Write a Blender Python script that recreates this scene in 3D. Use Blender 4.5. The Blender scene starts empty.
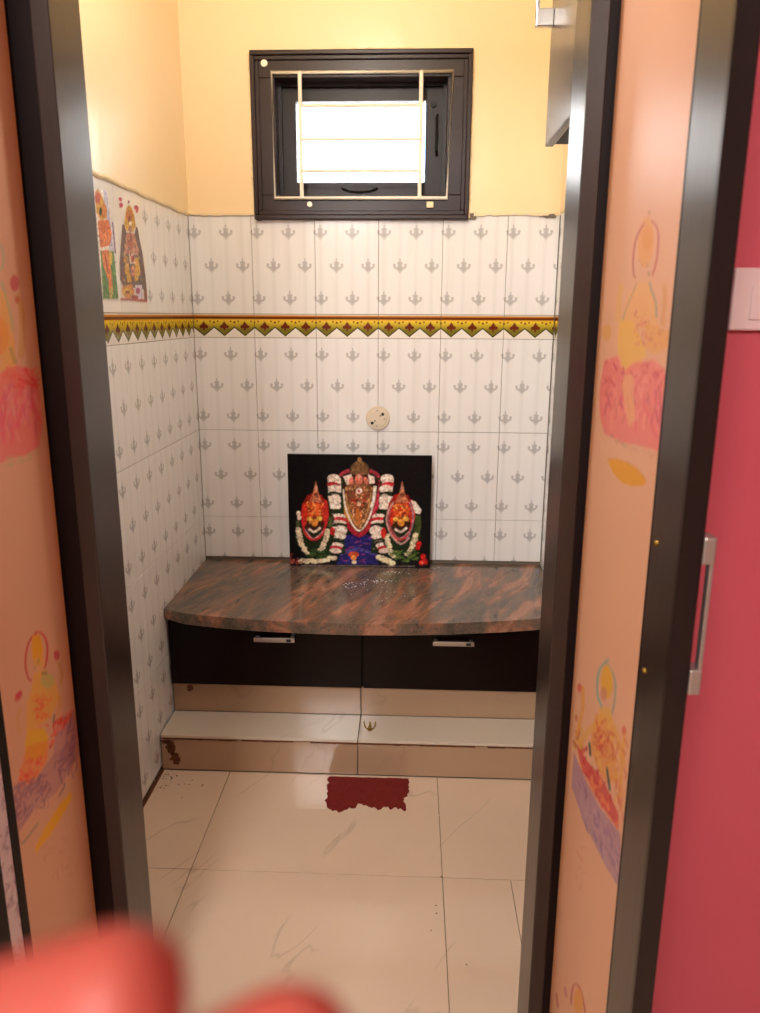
import bpy, bmesh, math, random
import numpy as np
from mathutils import Vector, Matrix
SC = bpy.context.scene
COL = SC.collection
FL = 1.284            # height of the tile border's upper edge above the floor (levels below are given from it)
# ------------------------------------------------------------------ camera
cam_d = bpy.data.cameras.new('camera'); cam = bpy.data.objects.new('camera', cam_d); COL.objects.link(cam)
R_ = Vector((0.999115, 0.0418, 0.004666)); U_ = Vector((-0.014634, 0.241468, 0.970298)); B_ = Vector((0.039431, -0.969508, 0.241866))
CAM = Vector((0.70873, -2.52156, FL-0.00264))
m = Matrix((R_, U_, B_)).transposed().to_4x4(); m.translation = CAM
cam.matrix_world = m
cam_d.sensor_fit = 'VERTICAL'; cam_d.sensor_height = 24; cam_d.lens = 766.84/1013*24
cam_d.clip_start = 0.01
cam_d.dof.use_dof = True; cam_d.dof.focus_distance = 2.2; cam_d.dof.aperture_fstop = 5.0
SC.camera = cam
# ------------------------------------------------------------------ light
SC.view_settings.view_transform = 'Standard'; SC.view_settings.look = 'None'; SC.view_settings.gamma = 1.0
SC.view_settings.use_curve_mapping = False
SC.view_settings.exposure = 0.1
w = bpy.data.worlds.new('sky'); SC.world = w; w.use_nodes = True
w.node_tree.nodes['Background'].inputs[0].default_value = (0.85, 0.93, 1.0, 1)
w.node_tree.nodes['Background'].inputs[1].default_value = 9.0
def lamp(name, kind, loc, energy, color, size=0.1, target=None, size_y=None):
    d = bpy.data.lights.new(name, kind); o = bpy.data.objects.new(name, d); COL.objects.link(o); o.location = loc
    d.energy = energy; d.color = color
    if kind == 'AREA':
        d.size = size
        if size_y: d.shape = 'RECTANGLE'; d.size_y = size_y
    elif kind == 'POINT': d.shadow_soft_size = size
    if target: o.rotation_euler = (Vector(target)-Vector(loc)).to_track_quat('-Z', 'Y').to_euler()
    return o
sun = lamp('sun', 'SUN', (0, -6, 9), 16.0, (1, .97, .92), target=(0, 3, 2)); sun.data.angle = .01
lamp('shrine_bulb', 'POINT', (0.52, -1.22, 2.24), 18.5, (1.0, 0.97, 0.95), 0.03)
lamp('hall_fill_light', 'AREA', (0.1, -4.2, 2.45), 60, (1.0, 0.95, 0.92), 0.6, target=(0.6, -1.0, 0.6))  # unseen lamp added behind the camera, aimed to brighten doorway and back wall
# ------------------------------------------------------------------ helpers
def srgb(r, g, b):
    f = lambda c: (c/255/12.92) if c/255 <= .04045 else ((c/255+.055)/1.055)**2.4
    return (f(r), f(g), f(b))
class N:
    """a number in a node tree: arithmetic on it lays Math nodes"""
    def __init__(s, nt, sock): s.nt = nt; s.s = sock
    def op(s, o, *a, clamp=False):
        n = s.nt.nodes.new('ShaderNodeMath'); n.operation = o; n.use_clamp = clamp
        for i, v in enumerate((s,)+a):
            if isinstance(v, N): s.nt.links.new(v.s, n.inputs[i])
            else: n.inputs[i].default_value = v
        return N(s.nt, n.outputs[0])
    def __add__(s, o): return s.op('ADD', o)
    def __sub__(s, o): return s.op('SUBTRACT', o)
    def __mul__(s, o): return s.op('MULTIPLY', o)
    __radd__ = __add__; __rmul__ = __mul__
    def __truediv__(s, o): return s.op('DIVIDE', o)
    def rsub(s, v): return (s*-1)+v
    def abs(s): return s.op('ABSOLUTE')
    def max(s, o): return s.op('MAXIMUM', o)
    def min(s, o): return s.op('MINIMUM', o)
    def pow(s, o): return s.op('POWER', o)
    def sqrt(s): return s.op('SQRT')
    def floor(s): return s.op('FLOOR')
    def wrap(s, a, b): return s.op('WRAP', b, a)
    def below(s, lim, soft):      # 1 where s<lim, 0 above, with a soft edge
        return ((s*-1)+lim).op('DIVIDE', soft).op('ADD', .5, clamp=True)
    def gt(s, o): return s.op('GREATER_THAN', o)
    def lt(s, o): return s.op('LESS_THAN', o)
class M:
    """material builder around one Principled shader"""
    def __init__(s, name, color=(.5,.5,.5), rough=.5, metal=0, spec=.5, coat=0):
        s.m = bpy.data.materials.new(name); s.m.use_nodes = True; s.nt = s.m.node_tree
        s.b = s.nt.nodes['Principled BSDF']
        s.b.inputs['Base Color'].default_value = (*color, 1); s.b.inputs['Roughness'].default_value = rough
        s.b.inputs['Metallic'].default_value = metal; s.b.inputs['Specular IOR Level'].default_value = spec
        s.b.inputs['Coat Weight'].default_value = coat; s.b.inputs['Coat Roughness'].default_value = .08
    def coords(s, kind='Object'):
        tc = s.nt.nodes.new('ShaderNodeTexCoord'); sp = s.nt.nodes.new('ShaderNodeSeparateXYZ')
        s.nt.links.new(tc.outputs[kind], sp.inputs[0]); s.tc = tc.outputs[kind]
        return [N(s.nt, sp.outputs[i]) for i in range(3)]
    def pos(s):
        g = s.nt.nodes.new('ShaderNodeNewGeometry'); s.tc = g.outputs['Position']
        sp = s.nt.nodes.new('ShaderNodeSeparateXYZ'); s.nt.links.new(s.tc, sp.inputs[0])
        return [N(s.nt, sp.outputs[i]) for i in range(3)]
    def mapping(s, vec, scale=(1,1,1), rot=(0,0,0), loc=(0,0,0)):
        n = s.nt.nodes.new('ShaderNodeMapping'); n.inputs['Scale'].default_value = scale; n.inputs['Rotation'].default_value = rot; n.inputs['Location'].default_value = loc
        s.nt.links.new(vec, n.inputs['Vector']); return n.outputs[0]
    def noise(s, vec, scale=5, detail=4, rough=.55, dist=0):
        n = s.nt.nodes.new('ShaderNodeTexNoise'); n.inputs['Scale'].default_value = scale; n.inputs['Detail'].default_value = detail
        n.inputs['Roughness'].default_value = rough; n.inputs['Distortion'].default_value = dist
        s.nt.links.new(vec, n.inputs['Vector']); return N(s.nt, n.outputs[0])
    def ramp(s, f, stops):
        n = s.nt.nodes.new('ShaderNodeValToRGB'); s.nt.links.new(f.s, n.inputs[0]); e = n.color_ramp.elements
        while len(e) < len(stops): e.new(.5)
        for k, (p, c) in zip(e, stops): k.position = p; k.color = (*c, 1)
        return n.outputs[0]
    def mix(s, f, a, b):
        n = s.nt.nodes.new('ShaderNodeMix'); n.data_type = 'RGBA'; n.clamp_factor = True
        for v, i in ((f, 0), (a, 6), (b, 7)):
            v = v.s if isinstance(v, N) else v
            if isinstance(v, bpy.types.NodeSocket): s.nt.links.new(v, n.inputs[i])
            elif i == 0: n.inputs[0].default_value = v
            else: n.inputs[i].default_value = (*v, 1)
        return n.outputs[2]
    def base(s, c): s.nt.links.new(c, s.b.inputs['Base Color']); return s
    def rough(s, f): s.nt.links.new(f.s, s.b.inputs['Roughness']); return s
    def bump(s, h, strength=.2, dist=.002):
        n = s.nt.nodes.new('ShaderNodeBump'); n.inputs['Strength'].default_value = strength; n.inputs['Distance'].default_value = dist
        s.nt.links.new(h.s, n.inputs['Height']); s.nt.links.new(n.outputs[0], s.b.inputs['Normal']); return s
# mesh
def box(bm, x0, x1, y0, y1, z0, z1, bev=0):
    r = bmesh.ops.create_cube(bm, size=1, matrix=Matrix.Translation(((x0+x1)/2, (y0+y1)/2, (z0+z1)/2)) @ Matrix.Diagonal((x1-x0, y1-y0, z1-z0, 1)))
    if bev:
        es = list({e for v in r['verts'] for e in v.link_edges})
        bmesh.ops.bevel(bm, geom=es, offset=bev, segments=2, affect='EDGES', profile=.5)
def cyl(bm, p0, p1, r, seg=12, r2=None):
    p0 = Vector(p0); p1 = Vector(p1); d = p1-p0
    mt = Matrix.Translation((p0+p1)/2) @ d.to_track_quat('Z', 'Y').to_matrix().to_4x4()
    bmesh.ops.create_cone(bm, cap_ends=True, segments=seg, radius1=r, radius2=r if r2 is None else r2, depth=d.length, matrix=mt)
def tube(bm, pts, r, seg=8, closed=False):
    pts = [Vector(p) for p in pts]; n = len(pts); rings = []
    up = Vector((0, 0, 1))
    for i, p in enumerate(pts):
        a = pts[(i-1) % n] if (i or closed) else p; b = pts[(i+1) % n] if (i < n-1 or closed) else p
        t = (b-a).normalized(); x = t.cross(up)
        if x.length < 1e-3: x = t.cross(Vector((1, 0, 0)))
        x.normalize(); y = x.cross(t)
        rings.append([bm.verts.new(p+r*(math.cos(2*math.pi*k/seg)*x+math.sin(2*math.pi*k/seg)*y)) for k in range(seg)])
    for i in range(n if closed else n-1):
        A, B = rings[i], rings[(i+1) % n]
        for k in range(seg): bm.faces.new((A[k], A[(k+1) % seg], B[(k+1) % seg], B[k]))
    if not closed: bm.faces.new(rings[0][::-1]); bm.faces.new(rings[-1])
def prism(bm, pts, z0, z1):
    a = [bm.verts.new((x, y, z0)) for x, y in pts]; b = [bm.verts.new((x, y, z1)) for x, y in pts]
    n = len(pts); bm.faces.new(a[::-1]); bm.faces.new(b)
    for i in range(n): bm.faces.new((a[i], a[(i+1) % n], b[(i+1) % n], b[i]))
def obj(name, bm, mat, parent=None, smooth=False, loc=None):
    bmesh.ops.recalc_face_normals(bm, faces=bm.faces)
    me = bpy.data.meshes.new(name); bm.to_mesh(me); bm.free()
    if smooth:
        for p in me.polygons: p.use_smooth = True
    me.materials.append(mat.m if isinstance(mat, M) else mat)
    o = bpy.data.objects.new(name, me); COL.objects.link(o)
    if loc: o.location = loc
    if parent: o.parent = parent; 
    return o
def bx(name, mat, parent, *a, bev=0):
    bm = bmesh.new(); box(bm, *a, bev=bev); return obj(name, bm, mat, parent)
def tag(o, label=None, cat=None, group=None, kind=None):
    for k, v in (('label', label), ('category', cat), ('group', group), ('kind', kind)):
        if v: o[k] = v
    return o
def thing(name, label, cat, group=None, loc=(0, 0, 0)):
    o = bpy.data.objects.new(name, None); COL.objects.link(o); o.location = loc; o.empty_display_size = .05
    return tag(o, label, cat, group)
def inst(name, me, parent, loc, rot=(0, 0, 0)):
    o = bpy.data.objects.new(name, me); COL.objects.link(o); o.parent = parent; o.location = loc; o.rotation_euler = rot; return o
def slab_mesh(name, x0, x1, z0, z1, th, mat, ch=.0008):
    """upright tile whose glazed face looks to -y at y=0, with chamfered rim"""
    me = bpy.data.meshes.new(name)
    v = [(x0, th, z0), (x1, th, z0), (x1, th, z1), (x0, th, z1), (x0, ch, z0), (x1, ch, z0), (x1, ch, z1), (x0, ch, z1),
         (x0+ch, 0, z0+ch), (x1-ch, 0, z0+ch), (x1-ch, 0, z1-ch), (x0+ch, 0, z1-ch)]
    f = [(3, 2, 1, 0)]
    for a, b in ((0, 4), (4, 8)):
        for i in range(4): j = (i+1) % 4; f.append((a+i, a+j, b+j, b+i))
    f.append((8, 9, 10, 11))
    me.from_pydata(v, [], f); me.materials.append(mat.m); me.update(); return me
# ------------------------------------------------------------------ materials
def mat_tile():
    m = M('printed_wall_tile', rough=.14); x, y, z = m.coords()
    t = (z*-1)+.3                                    # distance below the tile's upper edge
    row = ((t-.003)*10).floor()
    par = (row-1).abs().lt(.5)
    dx = (x-.017-par*.05).wrap(-.05, .05); ax = dx.abs()
    dy = t-.053-row*.1
    k = []
    k.append((ax/.0065+(dy+.002).abs()/.022).below(1, .7))
    k.append((ax/.013+(dy-.007).abs()/.013).below(1, .7))
    r = ((ax-.0105).pow(2)+(dy+.002).pow(2)).sqrt()
    k.append(((r-.0075).abs()).below(.0030, .0035)*dy.gt(-.006))
    k.append((((ax-.0175).pow(2)+(dy+.004).pow(2)).sqrt()).below(.0040, .004))
    k.append((((ax).pow(2)+(dy+.021).pow(2)).sqrt()).below(.0022, .002))
    k.append((((ax-.005).pow(2)+(dy+.010).pow(2)).sqrt()).below(.0034, .003))
    s = k[0]
    for q in k[1:]: s = s.max(q)
    P = m.pos(); n = m.noise(m.tc, 3, 4); n2 = m.noise(m.tc, 260, 2)
    st = ((x-.017).wrap(-.025, .025)).abs().below(.005, .010)
    n3 = m.noise(m.mapping(m.tc, (9, 9, 1.2)), 3, 3)
    c = m.mix(st*.16, srgb(238, 239, 240), srgb(188, 192, 190))
    c = m.mix(((n3-.52)*3).op('MULTIPLY', .35, clamp=True), c, srgb(214, 208, 200))
    c = m.mix(s*(n2*.5+.5)*.7, c, srgb(128, 128, 132))
    m.base(c); m.bump(n, .05, .004); return m
def mat_border():
    m = M('gold_border_tile', rough=.16); x, y, z = m.coords()
    t = (z*-1)+.075
    dx = (x-.0333).wrap(-.03333, .03333); ax = dx.abs()
    zig = (ax*-.80)+.071
    c = m.mix(t.lt(zig-.004), srgb(60, 62, 28), srgb(140, 132, 36))
    f = ((t-.02)/.03).op('ADD', 0, clamp=True)
    yel = m.mix(f, srgb(236, 206, 60), srgb(120, 112, 34))
    c = m.mix(t.below(zig-.0045, .002), srgb(58, 60, 28), yel)
    fl = (ax/.010+(t-.038).abs()/.015).below(1, .4).max((((ax-.009).pow(2)+(t-.041).pow(2)).sqrt()).below(.0055, .002)).max((((ax-.0).pow(2)+(t-.05).pow(2)).sqrt()).below(.003, .002))
    c = m.mix(fl, c, srgb(104, 40, 20))
    do = ((((dx.abs()-.0333).pow(2)+(t-.027).pow(2)).sqrt()).below(.0035, .002)).max((((ax-.021).pow(2)+(t-.024).pow(2)).sqrt()).below(.0028, .002))
    c = m.mix(do, c, srgb(120, 70, 22))
    c = m.mix(t.lt(zig), srgb(238, 234, 226), c)
    c = m.mix(t.lt(.0205), c, srgb(226, 178, 56)); c = m.mix(t.lt(.0165), c, srgb(110, 48, 16)); c = m.mix(t.lt(.009), c, srgb(196, 130, 50)); c = m.mix(t.lt(.0045), c, srgb(225, 215, 200))
    m.base(c); return m
def mat_paint(name, c, c2, rough=.3, bump=.12):
    m = M(name, rough=rough, spec=.5); m.pos(); n = m.noise(m.tc, 2.5, 5); n2 = m.noise(m.tc, 7, 2)
    m.base(m.mix((n-.3)*1.6, c, c2)); m.bump(n2, bump, .01); return m
def mat_floor(name, c, v, rough=.07):
    m = M(name, rough=rough); m.pos()
    warp = m.noise(m.mapping(m.mapping(m.tc, rot=(0, 0, .5)), (3.2, .8, 2.2)), 2.0, 3, .5, .5)
    vein = (warp-.5).abs().below(.006, .022)*((m.noise(m.tc, 4.5, 1)-.50)*9).op('ADD', 0, clamp=True)
    cl = m.noise(m.tc, 4, 3)
    col = m.mix((cl-.3)*1.2, c, tuple(k*.90 for k in c)); col = m.mix(vein*.45, col, v); m.base(col); return m
def mat_granite():
    m = M('rust_veined_granite', rough=.16); m.pos()
    mp = m.mapping(m.mapping(m.tc, rot=(0, 0, .36)), (3.4, .9, 3.4))
    a = m.noise(mp, 3.2, 7, .62, .9); b = m.noise(m.mapping(m.mapping(m.tc, rot=(0, 0, .36)), (4.0, .8, 4), loc=(4, 2, 0)), 11, 5, .7, .6); f = m.noise(m.tc, 190, 3, .7)
    c = m.ramp(a, [(0, srgb(66, 60, 54)), (.40, srgb(94, 82, 72)), (.50, srgb(112, 92, 78)), (.57, srgb(148, 102, 80)), (.62, srgb(172, 122, 98)), (.70, srgb(116, 94, 80)), (1, srgb(80, 72, 60))])
    c = m.mix(((b-.5)*4).op('MULTIPLY', .5, clamp=True), c, srgb(140, 112, 92))
    c = m.mix(((b*-1)+.47)*5, c, srgb(58, 54, 46)); c = m.mix(((f-.60)*8).op('MULTIPLY', .6, clamp=True), c, srgb(170, 140, 118)); c = m.mix((((f*-1)+.40)*8).op('MULTIPLY', .7, clamp=True), c, srgb(34, 30, 26))
    m.base(c); return m
def mat_wood(name, c, c2, rough=.3, spec=.5):
    m = M(name, rough=rough, spec=spec); m.pos(); n = m.noise(m.mapping(m.tc, (60, 60, 3)), 1, 5, .6); n2 = m.noise(m.tc, 3, 2)
    m.base(m.mix(n, c, c2)); m.rough(n*.12+(rough-.06)); m.bump(n, .12, .001); return m
def mat_art(name, rough=.45, spec=.4):
    m = M(name, rough=rough, spec=spec); a = m.nt.nodes.new('ShaderNodeAttribute'); a.attribute_name = 'paint'
    m.base(a.outputs['Color']); return m
TILE = mat_tile(); BORDER = mat_border()
PLAIN = M('plain_white_tile', srgb(238, 234, 228), .14)
YELLOW = mat_paint('yellow_gloss_paint', srgb(249, 227, 184), srgb(246, 220, 174), .3, .5)
PINK = mat_paint('deep_pink_wall_paint', srgb(204, 88, 102), srgb(198, 80, 96), .45, .05)
CREAM = mat_paint('cream_wall_paint', srgb(236, 222, 196), srgb(230, 214, 186), .6, .05)
WHITE = mat_paint('white_outdoor_plaster', (.85, .85, .84), (.8, .8, .8), .8, .05)
CAULK = mat_paint('cream_caulk', srgb(244, 226, 186), srgb(214, 190, 150), .5, .6)
GROUT = M('grey_grout', srgb(120, 108, 94), .8)
FTILE = mat_floor('cream_marble_floor_tile', srgb(218, 194, 172), srgb(146, 126, 108))
STEPT = mat_floor('beige_step_tile', srgb(178, 148, 120), srgb(150, 122, 98), .12)
TREAD = mat_floor('pale_tread_tile', srgb(210, 198, 182), srgb(160, 142, 124), .06)
GRANITE = mat_granite()
LAMI = mat_wood('black_brown_laminate', srgb(10, 2, 2), srgb(18, 5, 5), .2, .18)
WOOD = mat_wood('dark_brown_door_wood', srgb(38, 28, 25), srgb(54, 43, 39), .3, .5)
DARK = mat_wood('dark_maroon_and_gap_shade', srgb(16, 5, 6), srgb(24, 9, 9), .5, .2)  # dark door parts, and painted shade in the frame gap and under the cabinet
CLOSE = mat_wood('dark_brown_edge', srgb(16, 9, 10), srgb(28, 18, 18), .35, .4)
CABW = mat_wood('dark_grey_brown_cabinet_laminate', srgb(62, 54, 50), srgb(84, 74, 68), .24)
WFR = mat_wood('dark_brown_window_paint', srgb(36, 22, 24), srgb(46, 30, 30), .36, .35)
SASH = mat_wood('near_black_window_paint', srgb(18, 12, 15), srgb(26, 18, 22), .4, .3)
GRIL = M('cream_enamel', srgb(250, 244, 228), .4)
STEEL = M('brushed_steel', (.55, .53, .5), .28, metal=1)
ALU = M('dull_aluminium', (.45, .42, .40), .4, metal=.8)
BRASS = M('old_brass', srgb(150, 120, 50), .3, metal=1)
PLAST = M('cream_plastic', srgb(222, 210, 190), .35)
PPLAST = M('pinkish_white_plastic', srgb(236, 206, 204), .35)
HOLE = M('dark_hole', (.01, .008, .008), .6)
BLACK = M('black_board_edge', (.008, .007, .007), .4, spec=.2)
BLUE = M('pale_blue_louvre_paint', srgb(80, 130, 180), .5)
def film():
    m = M('pinkish_white_film', rough=.35); m.pos(); n = m.noise(m.tc, 70, 4, .7)
    m.base(m.mix((n-.5)*5, srgb(226, 210, 218), srgb(150, 110, 130))); return m
FILM = film()
def redp():
    m = M('red_oxide_floor_paint', rough=.6, spec=.25); m.pos(); n = m.noise(m.tc, 60, 5, .7); n2 = m.noise(m.tc, 240, 2)
    c = m.mix((n-.35)*2, srgb(106, 26, 24), srgb(128, 38, 34)); c = m.mix((n2-.70)*8, c, srgb(190, 150, 130)); m.base(c); m.bump(n, .3, .001); return m
REDP = redp()
def rust():
    m = M('brown_rust_stain', rough=.7); m.pos(); n = m.noise(m.tc, 60, 4); m.base(m.mix((n-.3)*2, srgb(110, 58, 24), srgb(70, 36, 18))); return m
RUST = rust()
def glass():
    m = M('window_glass', (1, 1, 1), .02); nt = m.nt; t = nt.nodes.new('ShaderNodeBsdfTransparent'); mx = nt.nodes.new('ShaderNodeMixShader'); f = nt.nodes.new('ShaderNodeFresnel'); f.inputs[0].default_value = 1.45
    nt.links.new(f.outputs[0], mx.inputs[0]); nt.links.new(t.outputs[0], mx.inputs[1]); g = nt.nodes.new('ShaderNodeBsdfGlossy'); g.inputs['Roughness'].default_value = .02
    nt.links.new(g.outputs[0], mx.inputs[2]); nt.links.new(mx.outputs[0], nt.nodes['Material Output'].inputs[0]); return m
GLASS = glass()
SKIN = M('reddish_skin', srgb(188, 88, 76), .5); SKIN.b.inputs['Subsurface Weight'].default_value = .4; SKIN.b.inputs['Subsurface Radius'].default_value = (.01, .003, .002); SKIN.b.inputs['Subsurface Scale'].default_value = .5
ARTM = mat_art('painted_laminate', .4); PICM = mat_art('glossy_photo_print', .3, .15); STKM = mat_art('printed_sticker', .3)
# ------------------------------------------------------------------ the setting
H = 2.75
W = 1.157
floor = bx('floor', GROUT, None, -1.6, 3.0, -4.6, .2, -.12, -.004); tag(floor, kind='structure')
fj = [0, .2, .797, W+.02]; ys = [.0, -.575, -.979, -1.383]
def ftile(x0, x1, y0, y1, name='floor_tile'):
    bm = bmesh.new(); box(bm, x0+.0009, x1-.0009, y0+.0009, y1-.0009, -.004, 0); return obj(name, bm, FTILE, floor)
for a, b in zip(ys[:-1], ys[1:]):
    if a == 0: continue
    xs = fj if a > -.9 else [0, .2, .797, .956, W+.02]
    for x0, x1 in zip(xs[:-1], xs[1:]): ftile(x0, x1, b, a)
for k in range(4):
    y0 = -1.383-.8*k
    for x0 in (-1.6, -1.0, -.4, .2, .8, 1.4, 2.0, 2.6): ftile(x0, min(x0+.6, 3.0), y0-.8, y0)
tag(bx('ceiling', CREAM, None, -1.6, 3.0, -4.6, .2, H, H+.1), kind='structure')
# back wall with the window opening; tiles up to 1.59 m, yellow paint above
ZT = FL+.303
bm = bmesh.new()
box(bm, -.15, W+.15, .006, .16, -.11, FL+.30); wall_back = obj('wall_back', bm, GROUT); tag(wall_back, kind='structure')
bm = bmesh.new()
ox0, ox1, oz0, oz1 = .225, .862, FL+.303, FL+.745
box(bm, -.15, ox0, -.003, .16, ZT, H); box(bm, ox1, W+.15, -.003, .16, ZT, H); box(bm, ox0, ox1, -.003, .16, oz1, H)
obj('painted_plaster', bm, YELLOW, wall_back)
rz = [(FL, .3, 'r'), (FL-.0746, .075, 'b'), (FL-.376, .3, 'r'), (FL-.674, .3, 'r'), (FL-.83, .3, 'low')]
bxs = [0, .198, .398, .598, .798, .998, 1.1555]
cache = {}
def tmesh(w_, z0, h, border=False):
    key = (round(w_, 3), round(z0, 3), round(h, 3), border)
    if key not in cache:
        cache[key] = slab_mesh('wall_tile', .0007, w_-.0007, z0+.0007, z0+h-.0007, .006, BORDER if border else TILE)
    return cache[key]
tr = random.Random(7); PM = slab_mesh('plain_wall_tile', .0007, .1993, .0007, .3023, .006, PLAIN)
def tile_wall(parent, xs, place):
    """rows of 30 cm tiles and the 7.5 cm border row, from under the counter (or the floor) up to the paint"""
    for x0, x1 in zip(xs[:-1], xs[1:]):
        wd = x1-x0
        for z, h, z0, bd in ((FL, .303, 0, 0), (FL-.0746, .0746, 0, 1), (FL-.376, .3014, 0, 0), (FL-.674, .298, 0, 0), (FL-.974, .3, 0, 0), (FL-1.274, .3, 0, 0), (0, .0095, .29, 0)):
            if parent is wall_back and z < FL-.7:
                if z > FL-1.0: h = .145; z0 = .155; z = FL-.974   # cut off by the counter
                else: continue
            o = place(x0, z); 
            j = lambda: tr.uniform(-.0012, .0012)
            me_ = tmesh(wd, z0, h, bool(bd))
            if parent.name == 'wall_left' and z == FL and -.83 < x0 < -.43: me_ = PM
            t = inst('border_tile' if bd else 'wall_tile', me_, parent, o[0], (o[1][0]+j(), o[1][1], o[1][2]+j()))
tile_wall(wall_back, bxs, lambda x, z: ((x, 0, z), (0, 0, 0)))
# left wall: same tiles turned a quarter
wall_left = bx('wall_left', GROUT, None, -.15, -.006, -1.35, .006, -.11, ZT-.003); tag(wall_left, kind='structure')
bx('painted_plaster', YELLOW, wall_left, -.15, .003, -1.35, -.003, ZT, H)
lxs = [0, .024, .224, .424, .624, .824, 1.024, 1.224, 1.349]
tile_wall(wall_left, [-v for v in lxs[::-1]], lambda x, z: ((0, x, z), (0, 0, math.pi/2)))
# quarter turn maps the tile's -y face to +x
cr = random.Random(3); bm = bmesh.new(); n = 80
tube(bm, [(-.001+cr.uniform(-.001, .001), -.002-1.33*i/n, ZT-.003+.002*math.sin(i*.7)+cr.uniform(-.001, .001)) for i in range(n+1)], .0065, 8)
obj('caulk_line', bm, CAULK, wall_left)
bm = bmesh.new()
for (xa, xb) in ((.006, .215), (.872, W)):
    k = int((xb-xa)/.018)
    for i in range(k):
        x = xa+(xb-xa)*i/k; box(bm, x, x+(xb-xa)/k, -.005-cr.uniform(0, .002), 0.002, ZT-.004-cr.uniform(0, .004), ZT+.002)
obj('caulk_line', bm, CAULK, wall_back)
wall_right = bx('wall_right', GROUT, None, W+.006, W+.15, -1.35, .006, -.11, ZT-.003); tag(wall_right, kind='structure')
bx('painted_plaster', YELLOW, wall_right, W-.003, W+.15, -1.35, -.003, ZT, H)
rxs = [0, .2, .4, .6, .8, 1.0, 1.2, 1.349]
def place_r(x, z): return ((W, -x, z), (0, 0, -math.pi/2))
tile_wall(wall_right, rxs, place_r)
# wall with the doorway (hall side deep pink)
YN, YF = -1.448, -1.352
wf = bmesh.new()
box(wf, -1.6, .13, YN, YF, -.11, H); box(wf, 1.03, 3.0, YN, YF, -.11, H); box(wf, .13, 1.03, YN, YF, 2.16, H)
wall_front = obj('wall_front', wf, PINK); tag(wall_front, kind='structure')
bx('yellow_paint_inside', YELLOW, wall_front, 0, W, YF, YF+.004, 2.17, H)
tag(bx('wall_hall_left', CREAM, None, -1.7, -1.6, -4.6, -1.35, -.11, H), kind='structure')
tag(bx('wall_hall_right', PINK, None, 3.0, 3.1, -4.6, -1.35, -.11, H), kind='structure')
tag(bx('wall_hall_rear', CREAM, None, -1.7, 3.1, -4.7, -4.6, -.11, H), kind='structure')
# door frame
frame = bpy.data.objects.new('trim_1', None); COL.objects.link(frame); tag(frame, kind='structure')
bx('shaded_gap_post', DARK, frame, .13, .219, YN, YF, 0, 2.1)  # posts coloured near black to paint in the deep shadow gap beside each leaf
bx('jamb_bead', WOOD, frame, .219, .244, YN-.003, YF+.003, 0, 2.1, bev=.002)
bx('shaded_gap_post', DARK, frame, .946, 1.03, YN, YF, 0, 2.1)
bx('jamb_bead', WOOD, frame, .922, .946, YN-.003, YF+.003, 0, 2.1, bev=.002)
bx('head_bead', WOOD, frame, .244, .922, YN-.003, YF+.003, 2.075, 2.1)
bx('shaded_gap_head', DARK, frame, .13, 1.03, YN, YF, 2.1, 2.16)
# ------------------------------------------------------------------ window
win = bpy.data.objects.new('window_1', None); COL.objects.link(win); tag(win, kind='structure')
def ring(bm, x0, x1, z0, z1, w_, y0, y1, bev=0):
    box(bm, x0, x1, y0, y1, z1-w_, z1, bev); box(bm, x0, x1, y0, y1, z0, z0+w_, bev)
    box(bm, x0, x0+w_, y0, y1, z0+w_, z1-w_, bev); box(bm, x1-w_, x1, y0, y1, z0+w_, z1-w_, bev)
bm = bmesh.new(); ring(bm, .213, .874, FL+.284, FL+.756, .014, -.020, .04, .003); ring(bm, .225, .862, FL+.297, FL+.744, .014, -.013, .04, .003)
ring(bm, .237, .850, FL+.308, FL+.732, .048, -.007, .05, .002)
obj('window_frame', bm, WFR, win)
bm = bmesh.new(); ring(bm, .284, .803, FL+.362, FL+.686, .012, .048, .075, 0)
box(bm, .290, .337, .062, .095, FL+.36, FL+.69); box(bm, .739, .798, .062, .095, FL+.36, FL+.69)
box(bm, .337, .739, .062, .095, FL+.36, FL+.403); box(bm, .337, .739, .062, .095, FL+.636, FL+.69)
sash = obj('sash', bm, SASH, win)
bx('window_pane', GLASS, sash, .333, .743, .078, .081, FL+.399, FL+.640)
bm = bmesh.new(); 
tube(bm, [(.775, .058, FL+.595), (.772, .045, FL+.585), (.772, .042, FL+.54), (.772, .045, FL+.49), (.775, .058, FL+.48)], .004)
cyl(bm, (.762, .062, FL+.625), (.762, .054, FL+.625), .009, 12)
obj('sash_handle', bm, BLACK, sash)
bm = bmesh.new(); tube(bm, [(.48, .062, FL+.385), (.50, .048, FL+.375), (.535, .045, FL+.372), (.57, .048, FL+.375), (.59, .062, FL+.385)], .004); obj('sash_pull', bm, BLACK, sash)
# grille of cream rods
gx0, gx1, gz0, gz1 = .278, .816, FL+.346, FL+.696; gy = -.014
bm = bmesh.new(); tube(bm, [(gx0, gy, gz0), (gx0, gy, gz1), (gx1, gy, gz1), (gx1-.010, gy, gz0)], .0058, 8, True); grille = obj('grille', bm, GRIL, win, True)
for x in (.362, .723): 
    bm = bmesh.new(); cyl(bm, (x, gy-.003, gz0), (x, gy-.003, gz1), .0060, 8); obj('grille_bar', bm, GRIL, grille)
for z in (.604, .512, .424):
    bm = bmesh.new(); cyl(bm, (.362, gy-.004, FL+z), (.723, gy-.004, FL+z), .0050, 8); obj('grille_bar', bm, GRIL, grille)
for x, z, r in ((.256, .722, .010), (.385, .329, .008)):
    bm = bmesh.new(); cyl(bm, (x, -.006, FL+z), (x, -.013, FL+z), r, 14); obj('screw_cap', bm, GRIL, win)
bm = bmesh.new(); box(bm, .745, .766, -.018, -.006, FL+.318, FL+.336, .002); obj('latch_plate', bm, CAULK, win)
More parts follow.
